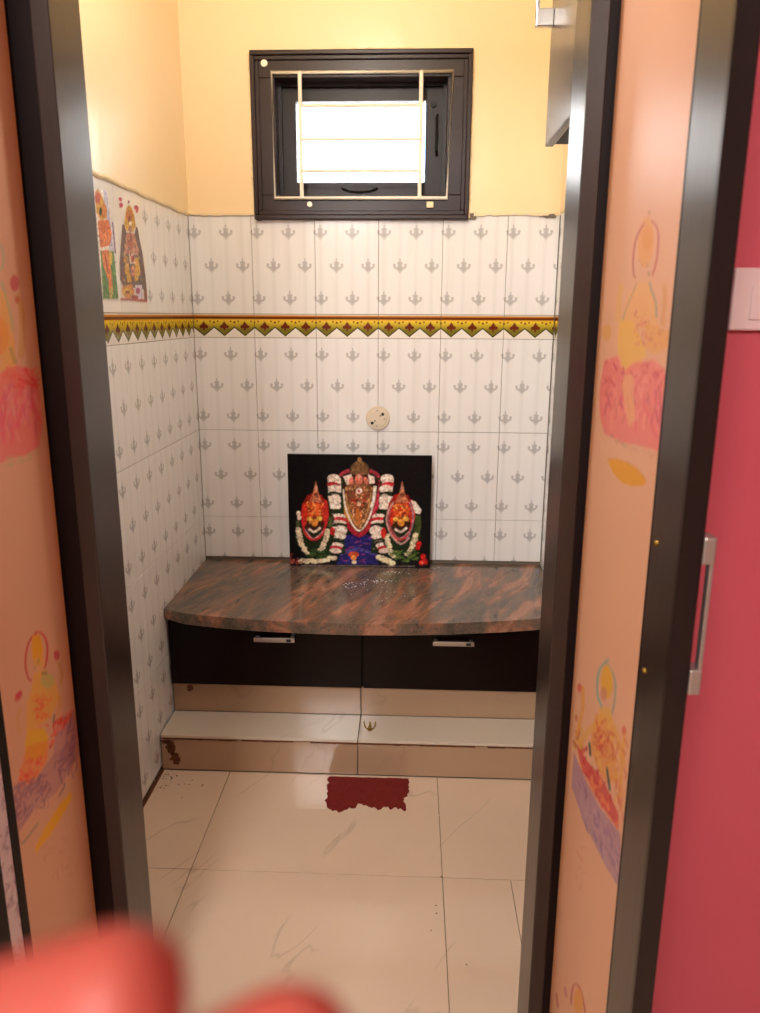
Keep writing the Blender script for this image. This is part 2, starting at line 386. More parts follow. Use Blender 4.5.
# ragged plaster around the window frame
q = random.Random(9)
for pts in ([(.876, .29), (.876, .755)], [(.40, .758), (.874, .758)], [(.211, .30), (.211, .75)]):
    (xa, za), (xb, zb) = pts; bm = bmesh.new(); nn = 26
    tube(bm, [(xa+(xb-xa)*i/nn+q.uniform(-.0025, .002), -.004, FL+za+(zb-za)*i/nn+q.uniform(-.0025, .002)) for i in range(nn+1)], .0045, 6); obj('plaster_edge', bm, CAULK, wall_back)
ragged_spots = [(.885, .296, .018, .010), (.225, .290, .012, .008), (1.12, .296, .03, .006)]
# building outside the window
nb = thing('neighbouring_building', 'sunlit white building wall seen through the small barred window', 'building')
bx('outer_wall', WHITE, nb, -4, 5, 3.2, 3.4, -.5, 6)
lw = bx('louvre_window', BLUE, nb, .765, .90, 3.17, 3.2, FL+.86, FL+1.42)
for i in range(14): bx('slat', WHITE, lw, .775, .89, 3.15, 3.168, FL+.88+i*.038, FL+.90+i*.038)
tag(bx('ground_outside', WHITE, None, -4, 5, .2, 3.4, -.5, -.3), kind='structure')
# ------------------------------------------------------------------ counter
front = [(0, -.474), (.06, -.496), (.125, -.512), (.20, -.526), (.272, -.536), (.412, -.547), (.55, -.551), (.686, -.546), (.822, -.533), (.961, -.511), (1.066, -.489), (W-.001, -.460)]
bm = bmesh.new(); prism(bm, [(0.001, -.001)]+[(max(x, .001), y) for x, y in front]+[(W-.001, -.001)], FL-.863, FL-.829)
es = [e for e in bm.edges if all(v.co.y < -.4 for v in e.verts) and abs(e.verts[0].co.z-e.verts[1].co.z) < 1e-5]
bmesh.ops.bevel(bm, geom=es, offset=.013, segments=4, affect='EDGES', profile=.5)
gr = obj('granite_counter', bm, GRANITE); tag(gr, 'bow-fronted rust and grey granite counter top spanning the alcove', 'counter')
cab = thing('drawer_cabinet', 'black-brown two-drawer cabinet under the granite top', 'cabinet')
bx('body', LAMI, cab, .004, W-.003, -.44, -.002, .209, FL-.864)
for x0, x1, hx in ((.006, .573, .321), (.578, W-.006, .838)):
    d = bx('drawer', LAMI, cab, x0, x1, -.458, -.441, .213, FL-.869, bev=.0015)
    bm = bmesh.new(); box(bm, hx-.059, hx+.059, -.482, -.476, FL-.921, FL-.908, .001)
    box(bm, hx-.056, hx-.046, -.477, -.457, FL-.919, FL-.910); box(bm, hx+.046, hx+.056, -.477, -.457, FL-.919, FL-.910)
    h = obj('handle', bm, STEEL, d); bx('dark_inset', HOLE, h, hx+.036, hx+.050, -.4828, -.4818, FL-.919, FL-.910)
st = thing('tiled_step', 'low beige marble-look tiled step below the drawer cabinet', 'step')
bx('masonry_core', GROUT, st, .003, W-.003, -.43, -.003, 0, .2085); bx('masonry_core', GROUT, st, .003, W-.003, -.569, -.43, 0, .1045)
for x0, x1 in ((.003, .568), (.571, W-.003)):
    bx('riser_tile', STEPT, st, x0, x1, -.437, -.430, .115, .207, bev=.0008)
    bx('tread_tile', TREAD, st, x0, x1, -.578, -.4375, .105, .1135, bev=.0008)
    bx('riser_tile', STEPT, st, x0, x1, -.576, -.569, .003, .1015, bev=.0008)
def ragged(name, mat, parent, cx, cy, rx, ry, seed, lift, axis, holes=0, n=46, jag=.25, base=None):
    """thin irregular film with its own outline, facing +z or -y"""
    q = random.Random(seed); P = []
    for i in range(n):
        t = 2*math.pi*i/n; k = 1+q.uniform(-jag, jag); P.append((cx+rx*k*math.cos(t), cy+ry*k*math.sin(t)))
    for _ in range(2): P = [((P[i-1][0]+P[i][0]*2+P[(i+1) % n][0])/4, (P[i-1][1]+P[i][1]*2+P[(i+1) % n][1])/4) for i in range(n)]
    bm = bmesh.new(); prism(bm, P, lift, lift+.0006)
    if axis == 'y': bm.transform(Matrix(((1, 0, 0, 0), (0, 0, 1, 0), (0, 1, 0, 0), (0, 0, 0, 1))))
    return obj(name, bm, mat, parent)
ragged('rust_stain', RUST, st, .030, .072, .014, .024, 1, -.5772, 'y', jag=.5)
ragged('rust_stain', RUST, st, .040, .040, .014, .018, 2, -.5772, 'y', jag=.6)
ragged('rust_stain', RUST, st, .020, .092, .018, .006, 5, -.5772, 'y', jag=.5)
ragged('rust_stain', RUST, st, .055, .190, .010, .010, 3, -.4382, 'y', jag=.6)
bm = bmesh.new(); q = random.Random(12); x = .01
while x < W-.02:
    l = q.uniform(.01, .05)
    if q.random() < .96: box(bm, x, x+l, -.5775, -.5745, .1005+q.uniform(-.002, 0), .1052)
    x += l
obj('edge_grime', bm, RUST, st)['kind'] = 'stuff'
for sx, sz, a_, b_ in ragged_spots: ragged('mortar_patch', GROUT, wall_back, sx, FL+sz, a_, b_, 4, -.0052, 'y', jag=.5)
# red painted patch on the floor
q = random.Random(21); P = []
x0, x1, y0, y1 = .490, .716, -.738, -.586
for i in range(24): P.append((x0+(x1-x0)*i/24, y1+q.uniform(-.001, .001)))
for i in range(16): t = i/16; P.append((x1+q.uniform(-.002, .002)-(.014*q.random() if t > .5 else 0), y1+(y0+.02-y1)*t))
for i in range(40):
    t = i/40; e = .010*math.sin(t*13)+q.uniform(-.006, .006)+(.016 if .2 < t < .62 else 0); P.append((x1-.006-(x1-x0-.008)*t, y0+.004+e))
for i in range(12): P.append((x0+q.uniform(-.007, .004), y0+.03+(y1-y0-.03)*i/12))
bm = bmesh.new(); prism(bm, P, .0001, .0010); tag(obj('red_floor_patch', bm, REDP), 'ragged dark red painted rectangle on the floor before the step', 'paint patch')
# little brass ornament on the tread
orn = thing('brass_ornament', 'tiny brass double-loop ornament standing on the step tread', 'ornament', loc=(.601, -.520, .1135))
for s in (-1, 1):
    bm = bmesh.new(); tube(bm, [(s*.017, 0, .026), (s*.015, 0, .012), (s*.009, 0, .003), (s*.004, 0, .004), (s*.001, 0, .014), (s*.001, 0, .025)], .0019, 8); obj('loop', bm, BRASS, orn, True)
bm = bmesh.new(); cyl(bm, (0, 0, 0), (0, 0, .004), .008, 12, .005); obj('foot', bm, BRASS, orn)
# round socket
so = thing('round_socket', 'round cream ceiling rose socket with two dark holes on the tiled wall', 'socket', loc=(.598, 0, FL-.331))
bm = bmesh.new(); cyl(bm, (0, .001, 0), (0, -.010, 0), .0405, 32, .037); obj('plate', bm, PLAST, so)
bm = bmesh.new(); cyl(bm, (0, -.009, 0), (0, -.014, 0), .030, 28, .028); obj('cap', bm, PLAST, so)
for a, b, r in ((.016, .014, .0052), (-.018, -.015, .0052), (.008, .009, .0025), (-.009, -.008, .0025)):
    bm = bmesh.new(); cyl(bm, (a, -.012, b), (a, -.0146, b), r, 10); obj('hole', bm, HOLE, so)
for a, b in ((-.002, .026), (.022, -.002), (-.004, -.024)):
    bm = bmesh.new(); cyl(bm, (a, -.012, b), (a, -.0145, b), .003, 8); obj('screw', bm, ALU, so)
# crumbs and petals: too small to count
def flecks(name, mat, spots, label, cat, seed):
    q = random.Random(seed); bm = bmesh.new()
    for cx, cy, z, rx, ry, n, s in spots:
        for _ in range(n):
            x = cx+q.gauss(0, rx); y = cy+q.gauss(0, ry); k = s*q.uniform(.4, 1.3); a = q.uniform(0, 3)
            P = [(x+k*math.cos(a+t)*q.uniform(.6, 1), y+k*math.sin(a+t)*q.uniform(.4, 1)) for t in (0, 1.3, 2.6, 3.9, 5.2)]
            prism(bm, P, z, z+.0006)
    tag(obj(name, bm, mat), label, cat, kind='stuff')
PALE = M('pale_ash', srgb(200, 196, 200), .6)
zt = FL-.829
flecks('ash_flecks', PALE, [(.60, -.20, zt, .03, .012, 40, .0028), (.66, -.11, zt, .022, .01, 26, .0026), (.54, -.24, zt, .03, .015, 26, .003), (.64, -.32, zt, .05, .03, 18, .002), (.80, -.06, zt, .05, .02, 8, .002)], 'pale flecks of ash scattered on the granite below the picture', 'ash', 5)
flecks('floor_crumbs', PALE, [(.06, -.64, 0, .03, .02, 18, .0032), (.86, -.70, 0, .05, .04, 8, .002)], 'small pale crumbs on the floor by the step corner', 'crumbs', 6)
flecks('dirt_specks', RUST, [(.08, -.66, 0, .04, .03, 10, .003), (.80, -1.13, 0, .06, .10, 5, .0022), (.03, -.62, 0, .012, .03, 24, .003)], 'brown dirt specks along the floor joints and left wall', 'dirt', 7)
bx('dirt_line', RUST, wall_left, .0003, .008, -1.34, -.58, .0002, .003)
# ------------------------------------------------------------------ printed pictures
def lin(hexs): return np.array(srgb(int(hexs[0:2], 16), int(hexs[2:4], 16), int(hexs[4:6], 16)))
def raster(shapes, u0, u1, v0, v1, du, dv, base, gain, opacity=1.0, grit=0):
    nu = int(round((u1-u0)/du))+1; nv = int(round((v1-v0)/dv))+1
    us = np.linspace(u0, u1, nu); vs = np.linspace(v0, v1, nv)
    img = np.zeros((nv, nu, 3)); img[:] = base; al = np.zeros((nv, nu))
    for c, a, P in shapes:
        P = np.array(P); lo = P.min(0); hi = P.max(0)
        i0, i1 = np.searchsorted(us, lo[0]-du), np.searchsorted(us, hi[0]+du); j0, j1 = np.searchsorted(vs, lo[1]-dv), np.searchsorted(vs, hi[1]+dv)
        if i1 <= i0 or j1 <= j0: continue
        cov = np.zeros((j1-j0, i1-i0))
        for su in (-.33, 0, .33):
            for sv in (-.33, .33):
                X, Y = np.meshgrid(us[i0:i1]+su*du, vs[j0:j1]+sv*dv)
                w_ = np.zeros(X.shape, int); n = len(P)
                for k in range(n):
                    (xa, ya), (xb, yb) = P[k-1], P[k]
                    up = (ya <= Y) & (yb > Y); dn = (ya > Y) & (yb <= Y)
                    cr_ = (xb-xa)*(Y-ya)-(X-xa)*(yb-ya)
                    w_ += (up & (cr_ > 0)).astype(int); w_ -= (dn & (cr_ < 0)).astype(int)
                cov += (w_ != 0)/6
        cov *= min(a*opacity, 1); col = np.array(srgb(*c))*gain
        img[j0:j1, i0:i1] = img[j0:j1, i0:i1]*(1-cov[..., None])+col*cov[..., None]
        al[j0:j1, i0:i1] = np.maximum(al[j0:j1, i0:i1], cov)
    if grit:      # printed photograph: small uneven blotches, then a slight softening
        g = np.random.RandomState(3)
        for k in (2, 3, 5):
            b = g.rand(nv//k+2, nu//k+2); b = np.kron(b, np.ones((k, k)))[:nv, :nu]; img *= (1+grit*(b-.55))[..., None]
        img = (img*2+np.roll(img, 1, 0)+np.roll(img, 1, 1)+np.roll(img, -1, 0)+np.roll(img, -1, 1))/6
    return us, vs, np.clip(img, 0, .95), al
def art_mesh(name, us, vs, img, al, mat, parent, place, keep=None):
    """a flat print: a fine grid whose colour attribute holds the picture; cells with keep=False are trimmed away"""
    nu, nv = len(us), len(vs)
    U, V = np.meshgrid(us, vs); co = place(U.ravel(), V.ravel())
    idx = np.arange(nu*nv).reshape(nv, nu)
    q = np.stack([idx[:-1, :-1], idx[:-1, 1:], idx[1:, 1:], idx[1:, :-1]], -1).reshape(-1, 4)
    if keep is not None:
        k = keep(al); kk = (k[:-1, :-1] | k[:-1, 1:] | k[1:, 1:] | k[1:, :-1]).ravel(); q = q[kk]
    used = np.unique(q); mp = np.full(nu*nv, -1); mp[used] = np.arange(len(used)); q = mp[q]
    me = bpy.data.meshes.new(name); me.vertices.add(len(used)); me.vertices.foreach_set('co', co[used].astype(np.float32).ravel())
    me.loops.add(q.size); me.loops.foreach_set('vertex_index', q.ravel().astype(np.int32)); me.polygons.add(len(q)); me.polygons.foreach_set('loop_start', (np.arange(len(q))*4).astype(np.int32))
    me.update(calc_edges=True)
    at = me.color_attributes.new('paint', 'FLOAT_COLOR', 'POINT')
    c4 = np.ones((nu*nv, 4), np.float32); c4[:, :3] = img.reshape(-1, 3); at.data.foreach_set('color', c4[used].ravel())
    me.materials.append(mat.m); o = bpy.data.objects.new(name, me); COL.objects.link(o)
    if parent: o.parent = parent
    return o
rnd=random.Random(4)
def canvas_map(a,b,c,d,e,f,g,h,i):
    """projective map from drawing units to metres on the flat surface that carries the picture"""
    return lambda p:((a*p[0]+b*p[1]+c)/(g*p[0]+h*p[1]+i),(d*p[0]+e*p[1]+f)/(g*p[0]+h*p[1]+i))
class Art:
    def __init__(s): s.sh=[]
    def setm(s,m): s.m=m
    def poly(s,c,pts,a=1.0): s.sh.append([c,a,[s.m(p) for p in pts]])
    def ell(s,c,x,y,rx,ry,rot=0,a=1.0,n=12):
        r=math.radians(rot); P=[]
        for i in range(n):
            t=2*math.pi*i/n; u,w=rx*math.cos(t),ry*math.sin(t)
            P.append((x+u*math.cos(r)-w*math.sin(r),y+u*math.sin(r)+w*math.cos(r)))
        s.poly(c,P,a)
    def line(s,c,pts,w,a=1.0,w2=None):
        pts=np.array(pts,float); n=len(pts)
        # catmull smooth
        if n>2:
            out=[]
            for i in range(n-1):
                p0=pts[max(i-1,0)];p1=pts[i];p2=pts[i+1];p3=pts[min(i+2,n-1)]
                for k in range(3):
                    t=k/3; out.append(.5*((2*p1)+(-p0+p2)*t+(2*p0-5*p1+4*p2-p3)*t*t+(-p0+3*p1-3*p2+p3)*t**3))
            out.append(pts[-1]); pts=np.array(out)
        t=np.gradient(pts,axis=0); t/=np.linalg.norm(t,axis=1)[:,None]+1e-9
        nn=np.stack([-t[:,1],t[:,0]],1)
        ww=np.linspace(w,w if w2 is None else w2,len(pts))[:,None]/2
        L=pts+nn*ww;Rr=pts-nn*ww
        s.poly(c,[tuple(p) for p in L]+[tuple(p) for p in Rr[::-1]],a)
    def scribble(s,c,poly,n,w,a,ang=None,ln=(8,25),cu=.3):
        P=np.array(poly,float); lo,hi=P.min(0),P.max(0)
        def inside(x,y):
            k=False;j=len(P)-1
            for i in range(len(P)):
                if (P[i][1]>y)!=(P[j][1]>y) and x<(P[j][0]-P[i][0])*(y-P[i][1])/(P[j][1]-P[i][1])+P[i][0]: k=not k
                j=i
            return k
        cnt=0
        while cnt<n:
            x,y=rnd.uniform(lo[0],hi[0]),rnd.uniform(lo[1],hi[1])
            if not inside(x,y): continue
            cnt+=1
            th=math.radians((ang if ang is not None else rnd.uniform(0,360))+rnd.uniform(-20,20)); l=rnd.uniform(*ln)
            mx,my=x+math.cos(th)*l/2+rnd.uniform(-cu,cu)*l,y+math.sin(th)*l/2+rnd.uniform(-cu,cu)*l
            cc=c[rnd.randrange(len(c))] if isinstance(c[0],(list,tuple)) else c
            s.line(cc,[(x,y),(mx,my),(x+math.cos(th)*l,y+math.sin(th)*l)],w*rnd.uniform(.7,1.3),a)
ART={}
# ---------------- framed deity picture, plane y=-.045
A=Art();A.setm(canvas_map(0.000694847,-3.77187e-05,0.280966,1.81589e-05,-0.00075315,0.869208,1.1669e-05,-6.74097e-05,1))
GR=(28,42,18);DK=(10,10,8)
WH=(238,215,200);RD=(190,40,50);GO=(190,130,60);OR=(225,90,40);YE=(240,180,80)
A.ell((60,20,18),375,190,118,75,a=.8)
A.ell((95,70,45),378,112,44,36);A.ell((130,100,60),378,100,24,26);A.ell((150,110,70),378,70,10,12)
A.poly((120,85,55),[(330,140),(345,105),(378,80),(410,105),(425,140)])
A.line((150,50,60),[(275,185),(290,140),(330,120)],16);A.line((150,50,60),[(425,120),(462,140),(480,185)],16)
A.poly(WH,[(300,150),(338,138),(352,180),(318,190)]);A.poly((235,130,110),[(325,165),(345,150),(355,190),(330,192)])
A.poly(WH,[(418,140),(448,150),(450,182),(425,185)]);A.poly((230,130,110),[(398,150),(420,160),(418,190),(398,190)])
A.poly(GR,[(268,160),(290,150),(315,185),(300,190)]);A.poly(GR,[(448,165),(480,150),(520,150),(510,165)])
A.ell((200,110,90),375,165,20,28);A.ell((230,180,150),375,150,6,10)
A.poly((130,80,50),[(308,200),(330,185),(420,185),(442,200),(440,300),(415,360),(375,410),(335,360),(312,300)])
A.scribble([(90,45,30),(205,150,95),(170,60,50),(225,170,130),(60,35,25)],[(315,200),(435,200),(430,300),(375,400),(322,300)],170,5,.9,None,(6,16))
A.ell((250,225,210),375,218,16,14);A.ell((200,60,60),375,219,7,6)
A.ell((170,60,40),350,262,12,12,a=.8);A.ell((170,60,40),400,262,12,12,a=.8);A.ell((225,180,150),375,280,10,12)
A.ell((215,120,55),372,340,16,40,a=.8)
A.line((165,35,50),[(262,190),(275,250),(305,350),(345,405),(375,430),(405,405),(440,350),(468,250),(482,180)],24)
A.line((215,150,60),[(278,180),(290,230),(312,310),(335,360)],20)
A.line((150,100,150),[(262,240),(285,320),(310,370)],8)
A.line((190,60,80),[(480,190),(470,250),(440,330)],10)
A.line((240,225,205),[(300,210),(310,290),(340,370),(376,408),(412,370),(438,300),(452,200)],8)
A.line((235,225,205),[(452,195),(445,260),(432,300)],15)
A.line((200,150,90),[(312,230),(325,300),(352,360),(376,385),(400,360),(420,300),(432,230)],5)
A.poly((36,32,105),[(312,430),(345,425),(375,440),(410,425),(430,430),(442,500),(470,568),(268,568),(296,500)])
A.scribble([(60,60,150),(20,20,70),(150,60,120)],[(312,440),(430,440),(450,560),(280,560)],50,5,.7,0,(8,30))
A.line((90,80,150),[(285,520),(375,495),(460,525)],14,.6)
A.ell((205,80,50),350,520,26,14);A.ell((240,150,70),350,535,14,12);A.ell((245,225,190),352,556,12,9)
A.poly(GR,[(222,150),(292,150),(305,300),(300,400),(312,520),(232,515),(242,380),(226,250)]);A.poly(GR,[(542,150),(476,150),(468,300),(440,400),(430,515),(505,505),(495,400),(530,250)])
A.poly(WH,[(226,160),(288,158),(292,225),(230,228)]);A.poly(WH,[(228,242),(282,242),(284,302),(240,302)]);A.poly(WH,[(248,388),(304,390),(300,445),(240,440)]);A.poly(WH,[(486,158),(540,160),(534,222),(484,220)]);A.poly(WH,[(482,242),(536,244),(520,305),(470,300)]);A.poly(WH,[(440,390),(492,392),(490,445),(435,440)])
for sgn,X in ((-1,250),(1,514)):
    seq=[(0,160,28,16,WH),(-2,188,29,10,RD),(4,208,28,14,WH),(2,232,26,9,GR),(6,262,24,22,WH),(8,290,22,14,WH),(14,318,24,11,GR),(22,338,27,9,WH),(24,352,28,8,RD),(24,366,28,7,WH),(26,382,29,9,GR),(28,405,27,17,WH),(24,430,26,14,WH),(16,455,30,10,GR),(12,475,28,9,WH),(8,488,27,8,RD),(6,502,26,9,WH)]
    for dx,y,rx,ry,c in seq:
        x=X+dx*1.2+6 if sgn<0 else X-dx*1.9-6
        A.ell(c,x,y,rx*1.12,ry*1.35,sgn*-6)
    for _ in range(26):
        y=rnd.uniform(155,500);x=(X+5+(y-155)*.07 if sgn<0 else X-(y-155)*.15)+rnd.uniform(-20,20);A.ell((200,170,165),x,y,4,3,a=.5,n=6)
# left small idol
def idol(cx,dx):
    A.ell((25,40,18),cx,430,95,90);A.ell((150,30,25),cx,330,68,105)
    A.ell((60,30,20),cx,395,52,60);
    A.poly((185,110,75),[(cx+5,170),(cx-8,230),(cx-28,275),(cx+38,275),(cx+18,230)])
    A.ell((215,150,120),cx+6,205,7,16);A.ell((120,60,45),cx+6,235,12,7);A.ell((210,130,100),cx+6,258,22,8)
    A.ell(OR,cx,310,50,34);A.scribble([(240,130,60),(180,30,25),(250,170,90),(110,30,20)],[(cx-50,275),(cx+55,275),(cx+50,370),(cx-45,370)],70,7,.9,None,(6,18))
    A.ell((205,50,35),cx-48,330,14,55);A.ell((200,50,40),cx+52,320,14,60)
    A.ell(YE,cx-24,352,14,11);A.ell(YE,cx+22,350,14,12);A.ell((240,150,60),cx,368,16,18)
    A.line(WH,[(cx-30,398),(cx-8,412),(cx+8,408),(cx+28,392)],11);A.line(GR,[(cx-26,415),(cx,428),(cx+26,412)],14)
    A.line((200,40,50),[(cx-58,360),(cx-45,420),(cx-8,450),(cx+35,425),(cx+58,350)],10);A.line((200,150,150),[(cx-48,400),(cx-8,445),(cx+40,410)],5)
idol(165,0);
for p in [(88,325),(92,345)]: A.ell(WH,*p,10,12)
A.line((90,95,55),[(85,360),(85,400)],18,.8);A.line((95,100,60),[(240,340),(238,390)],18,.8)
for i in range(15):
    t=i/14; A.ell((225,205,175),86+40*t**1.6+rnd.uniform(-4,4),400+112*t,14,8,rnd.uniform(-30,30));A.ell((225,205,175),228-35*t**1.6+rnd.uniform(-4,4),405+95*t,13,8,rnd.uniform(-30,30))
A.scribble([(70,100,40),(30,55,22),(50,75,30)],[(120,500),(235,495),(235,535),(110,540)],40,7,.8,0)
for i in range(16): A.ell((232,215,180),95+11*i+rnd.uniform(-4,4),552-max(0,i-9)*3.2+rnd.uniform(-4,4),13,10)
A.scribble([(150,60,50),(90,40,30),(180,90,80)],[(40,535),(90,545),(90,565),(40,565)],16,7,.8)
A.ell((200,45,35),250,410,12,20)
# right idol
idol(575,0)
A.line((190,150,140),[(540,270),(512,320),(508,370),(530,430),(575,470),(615,440)],9);A.line((160,80,80),[(525,300),(518,370),(545,430),(580,455)],7)
A.line((150,120,130),[(615,270),(632,330),(625,400),(600,450)],8)
A.poly(WH,[(622,262),(645,270),(672,310),(665,328),(640,322)])
A.line((70,85,40),[(655,335),(655,400),(635,450)],26);
for i in range(14):
    t=i/13; A.ell((222,205,170),508+28*t**1.6+rnd.uniform(-4,4),430+100*t,13,8,rnd.uniform(-30,30));A.ell((222,205,170),645-40*t**1.4+rnd.uniform(-4,4),425+95*t,13,8,rnd.uniform(-30,30))
A.scribble([(80,105,45),(35,60,25),(100,120,60)],[(515,505),(640,500),(650,550),(520,555)],60,7,.8,0)
for i in range(9): A.ell((235,215,175),470+8*i,530+i*4+rnd.uniform(-4,4),15,12)
for x,y in ((660,470),(655,485),(680,530),(690,555),(672,560)): A.ell((205,35,30),x,y,12,14)
A.ell((240,110,90),675,560,7,6);A.ell((205,45,35),492,418,14,26)
A.line((150,130,120),[(100,572),(400,574),(640,576)],5,.6)
ART['picture']=A.sh
# ---------------- stickers on left wall x=0
B=Art();B.setm(canvas_map(0.00110507,-5.79884e-05,-0.779054,-0.000553616,-0.000305433,1.59086,-0.00043317,-6.34468e-06,1))
CR=(200,135,80)
B.ell((190,60,90),250,240,16,12,60);B.ell((190,60,90),255,280,20,14,80);B.ell((190,70,100),362,300,20,16,60);B.ell((190,70,100),365,325,10,12);B.ell((140,60,80),308,258,7,12)
B.poly((215,165,60),[(285,340),(295,295),(312,280),(330,300),(350,360),(355,430),(335,470),(290,460),(278,400)])
B.poly((110,85,80),[(258,470),(262,410),(280,420),(290,470),(350,480),(358,430),(372,440),(380,500),(405,620),(425,780),(435,880),(380,860),(270,850),(248,800),(246,680)])
B.ell((190,120,60),312,350,24,40);B.ell((150,70,40),314,380,14,25);B.ell((250,240,220),320,408,9,16);B.ell((160,120,110),318,450,12,26)
B.poly((205,145,120),[(292,480),(345,480),(380,600),(375,630),(275,620)])
B.ell((180,110,90),318,540,22,60);B.line((170,60,60),[(318,470),(322,560)],6)
B.poly((220,170,60),[(278,640),(300,640),(320,780),(330,820),(300,820),(285,760)]);B.poly((220,170,60),[(350,640),(375,650),(388,740),(375,800),(345,820),(350,720)])
B.poly((225,200,190),[(308,620),(350,620),(352,690),(315,690)]);B.ell((190,60,60),336,655,12,25);B.ell((215,130,120),338,740,13,40)
B.scribble([(90,60,70),(170,120,60),(220,190,120),(150,60,60),(100,110,120)],[(258,480),(372,480),(430,850),(255,800)],90,6,.8,80,(10,34))
B.poly((205,140,70),[(262,850),(330,830),(350,880),(335,930),(280,930),(262,890)]);B.ell((225,190,80),300,885,28,22);B.ell((150,70,40),300,890,18,14)
B.poly((215,205,225),[(350,840),(400,840),(412,930),(370,930)]);B.ell((170,70,110),372,880,16,24);B.ell((170,80,80),350,925,24,18)
B.poly((180,80,60),[(250,930),(400,935),(436,940),(436,962),(345,952),(246,945)],.9);B.poly((140,80,60),[(412,860),(432,870),(440,950),(418,950)])
ART['sticker_seated']=B.sh
D=Art();D.setm(canvas_map(0.00110507,-5.79884e-05,-0.779054,-0.000553616,-0.000305433,1.59086,-0.00043317,-6.34468e-06,1))
D.poly((235,225,215),[(62,190),(92,160),(125,180),(165,250),(205,560),(235,935),(128,935)],1)
D.poly((95,140,80),[(110,600),(205,600),(236,935),(130,935)]);D.scribble([(60,110,50),(150,180,110),(40,80,40)],[(120,640),(215,640),(235,925),(130,925)],50,7,.7,80)
D.poly((190,190,215),[(130,170),(155,190),(200,560),(205,600),(175,600)])
D.poly((215,160,60),[(72,190),(92,165),(118,210),(150,290),(155,370),(110,390),(82,330)])
D.ell((200,90,60),92,230,22,40);D.ell((210,130,50),135,320,20,50);D.ell((40,60,40),112,325,10,30)
D.poly((225,120,60),[(92,390),(165,380),(190,480),(178,560),(110,580)]);D.ell((235,140,80),150,510,28,40)
D.scribble([(170,70,60),(240,160,90),(110,50,60)],[(95,390),(165,385),(185,560),(112,575)],40,6,.7)
D.poly((225,130,75),[(118,600),(165,590),(185,730),(200,900),(175,925),(165,800),(130,700)]);D.ell((225,190,80),182,650,12,50);D.line((150,60,60),[(140,620),(165,760)],7)
D.ell((190,170,90),185,890,12,40);D.line((120,90,140),[(195,400),(215,620)],10)
ART['sticker_standing']=D.sh
# ---------------- right leaf x=.956
E_=Art()
LOT=[(225,80,90),(235,110,100),(200,70,90),(240,130,110),(215,95,80)]
E_.setm(canvas_map(-0.00178847,-6.88654e-05,-1.38678,0.000913391,-0.00015766,1.43641,0.00071219,1.04315e-05,1))
E_.ell((230,140,70),390,330,62,200,3,.7,16);E_.ell((225,130,60),400,300,40,110,4,.6)
E_.line((190,80,75),[(378,180),(320,280),(292,430),(292,560),(308,610)],13,.85)
E_.line((200,75,70),[(430,160),(478,220),(486,330),(470,480),(438,590)],14,.85)
E_.ell((190,110,70),415,95,12,12,a=.8);E_.line((225,140,80),[(410,110),(405,180)],22,.6)
E_.line((150,110,60),[(335,470),(370,466)],6,.6);E_.line((140,100,60),[(330,510),(365,505)],7,.7);E_.line((140,100,60),[(390,505),(412,505)],7,.7);E_.ell((120,80,50),412,577,11,10,a=.8)
E_.poly((232,150,80),[(310,650),(415,640),(470,800),(480,1000),(200,1000),(235,780)],.6)
E_.line((120,110,90),[(315,650),(290,720),(230,860),(205,960)],7,.6);E_.line((120,125,110),[(418,640),(430,700),(465,800),(470,920)],14,.55)
E_.line((225,150,70),[(205,650),(185,760),(170,940)],38,.55);E_.line((215,130,60),[(530,660),(540,780),(530,860),(515,980)],34,.6)
E_.scribble([(200,80,70),(215,110,60)],[(290,830),(400,850),(420,1000),(290,1000)],26,7,.7)
E_.scribble([(200,110,60),(215,150,60)],[(495,640),(560,640),(550,980),(500,980)],12,7,.5,80)
E_.setm(canvas_map(-0.0025222,-9.71179e-05,-1.4068,0.00128812,-0.000222341,1.27642,0.00100437,1.47111e-05,1))
E_.poly((232,155,60),[(160,0),(230,0),(300,140),(310,200),(240,300),(165,290),(150,150)],.75)
E_.poly((228,140,60),[(310,20),(440,60),(440,150),(400,180),(340,190),(300,150)],.6);E_.ell((220,140,60),90,70,28,45,a=.6)
E_.scribble([(205,70,75),(220,100,80)],[(240,0),(320,0),(330,110),(260,150)],30,6,.75)
E_.scribble([(230,140,60),(200,100,60)],[(320,10),(430,60),(420,150),(340,170)],22,6,.6)
E_.poly((232,105,95),[(75,230),(150,200),(180,290),(240,240),(350,225),(410,270),(425,330),(400,560),(385,740),(320,720),(250,700),(180,690),(75,640),(50,540),(48,400)],.8)
E_.scribble(LOT,[(70,320),(410,320),(395,580),(60,500)],90,10,.6,88,(50,120),.08)
E_.scribble([(205,50,65),(220,80,80),(240,130,110)],[(80,230),(160,210),(200,300),(350,230),(415,290),(400,390),(80,380)],70,8,.7,None,(18,45))
E_.poly((232,150,90),[(190,300),(235,310),(240,420),(250,560),(215,600),(195,500),(175,380)],.6)
E_.scribble([(130,120,80),(205,110,90)],[(60,600),(180,690),(380,740),(380,780),(150,710),(70,650)],24,9,.4,15)
E_.line((225,130,40),[(95,790),(160,850),(230,890),(310,915)],10,.01)
E_.poly((228,140,40),[(92,785),(140,780),(205,800),(265,840),(312,905),(300,928),(240,935),(180,920),(130,870)],.9);E_.line((205,110,30),[(92,785),(140,780),(205,800),(265,840),(312,905)],6,.6)
E_.setm(canvas_map(-0.00741907,-0.000285673,-1.16027,0.00378901,-0.000654019,0.725988,0.00295437,4.32729e-05,1))
E_.line((110,150,130),[(176,100),(150,130),(146,190),(158,225)],5,.8);E_.line((110,140,120),[(165,105),(190,150),(190,210),(180,250)],5,.6)
E_.ell((232,150,50),170,160,15,45,a=.85);E_.ell((200,110,90),162,190,9,18,a=.6)
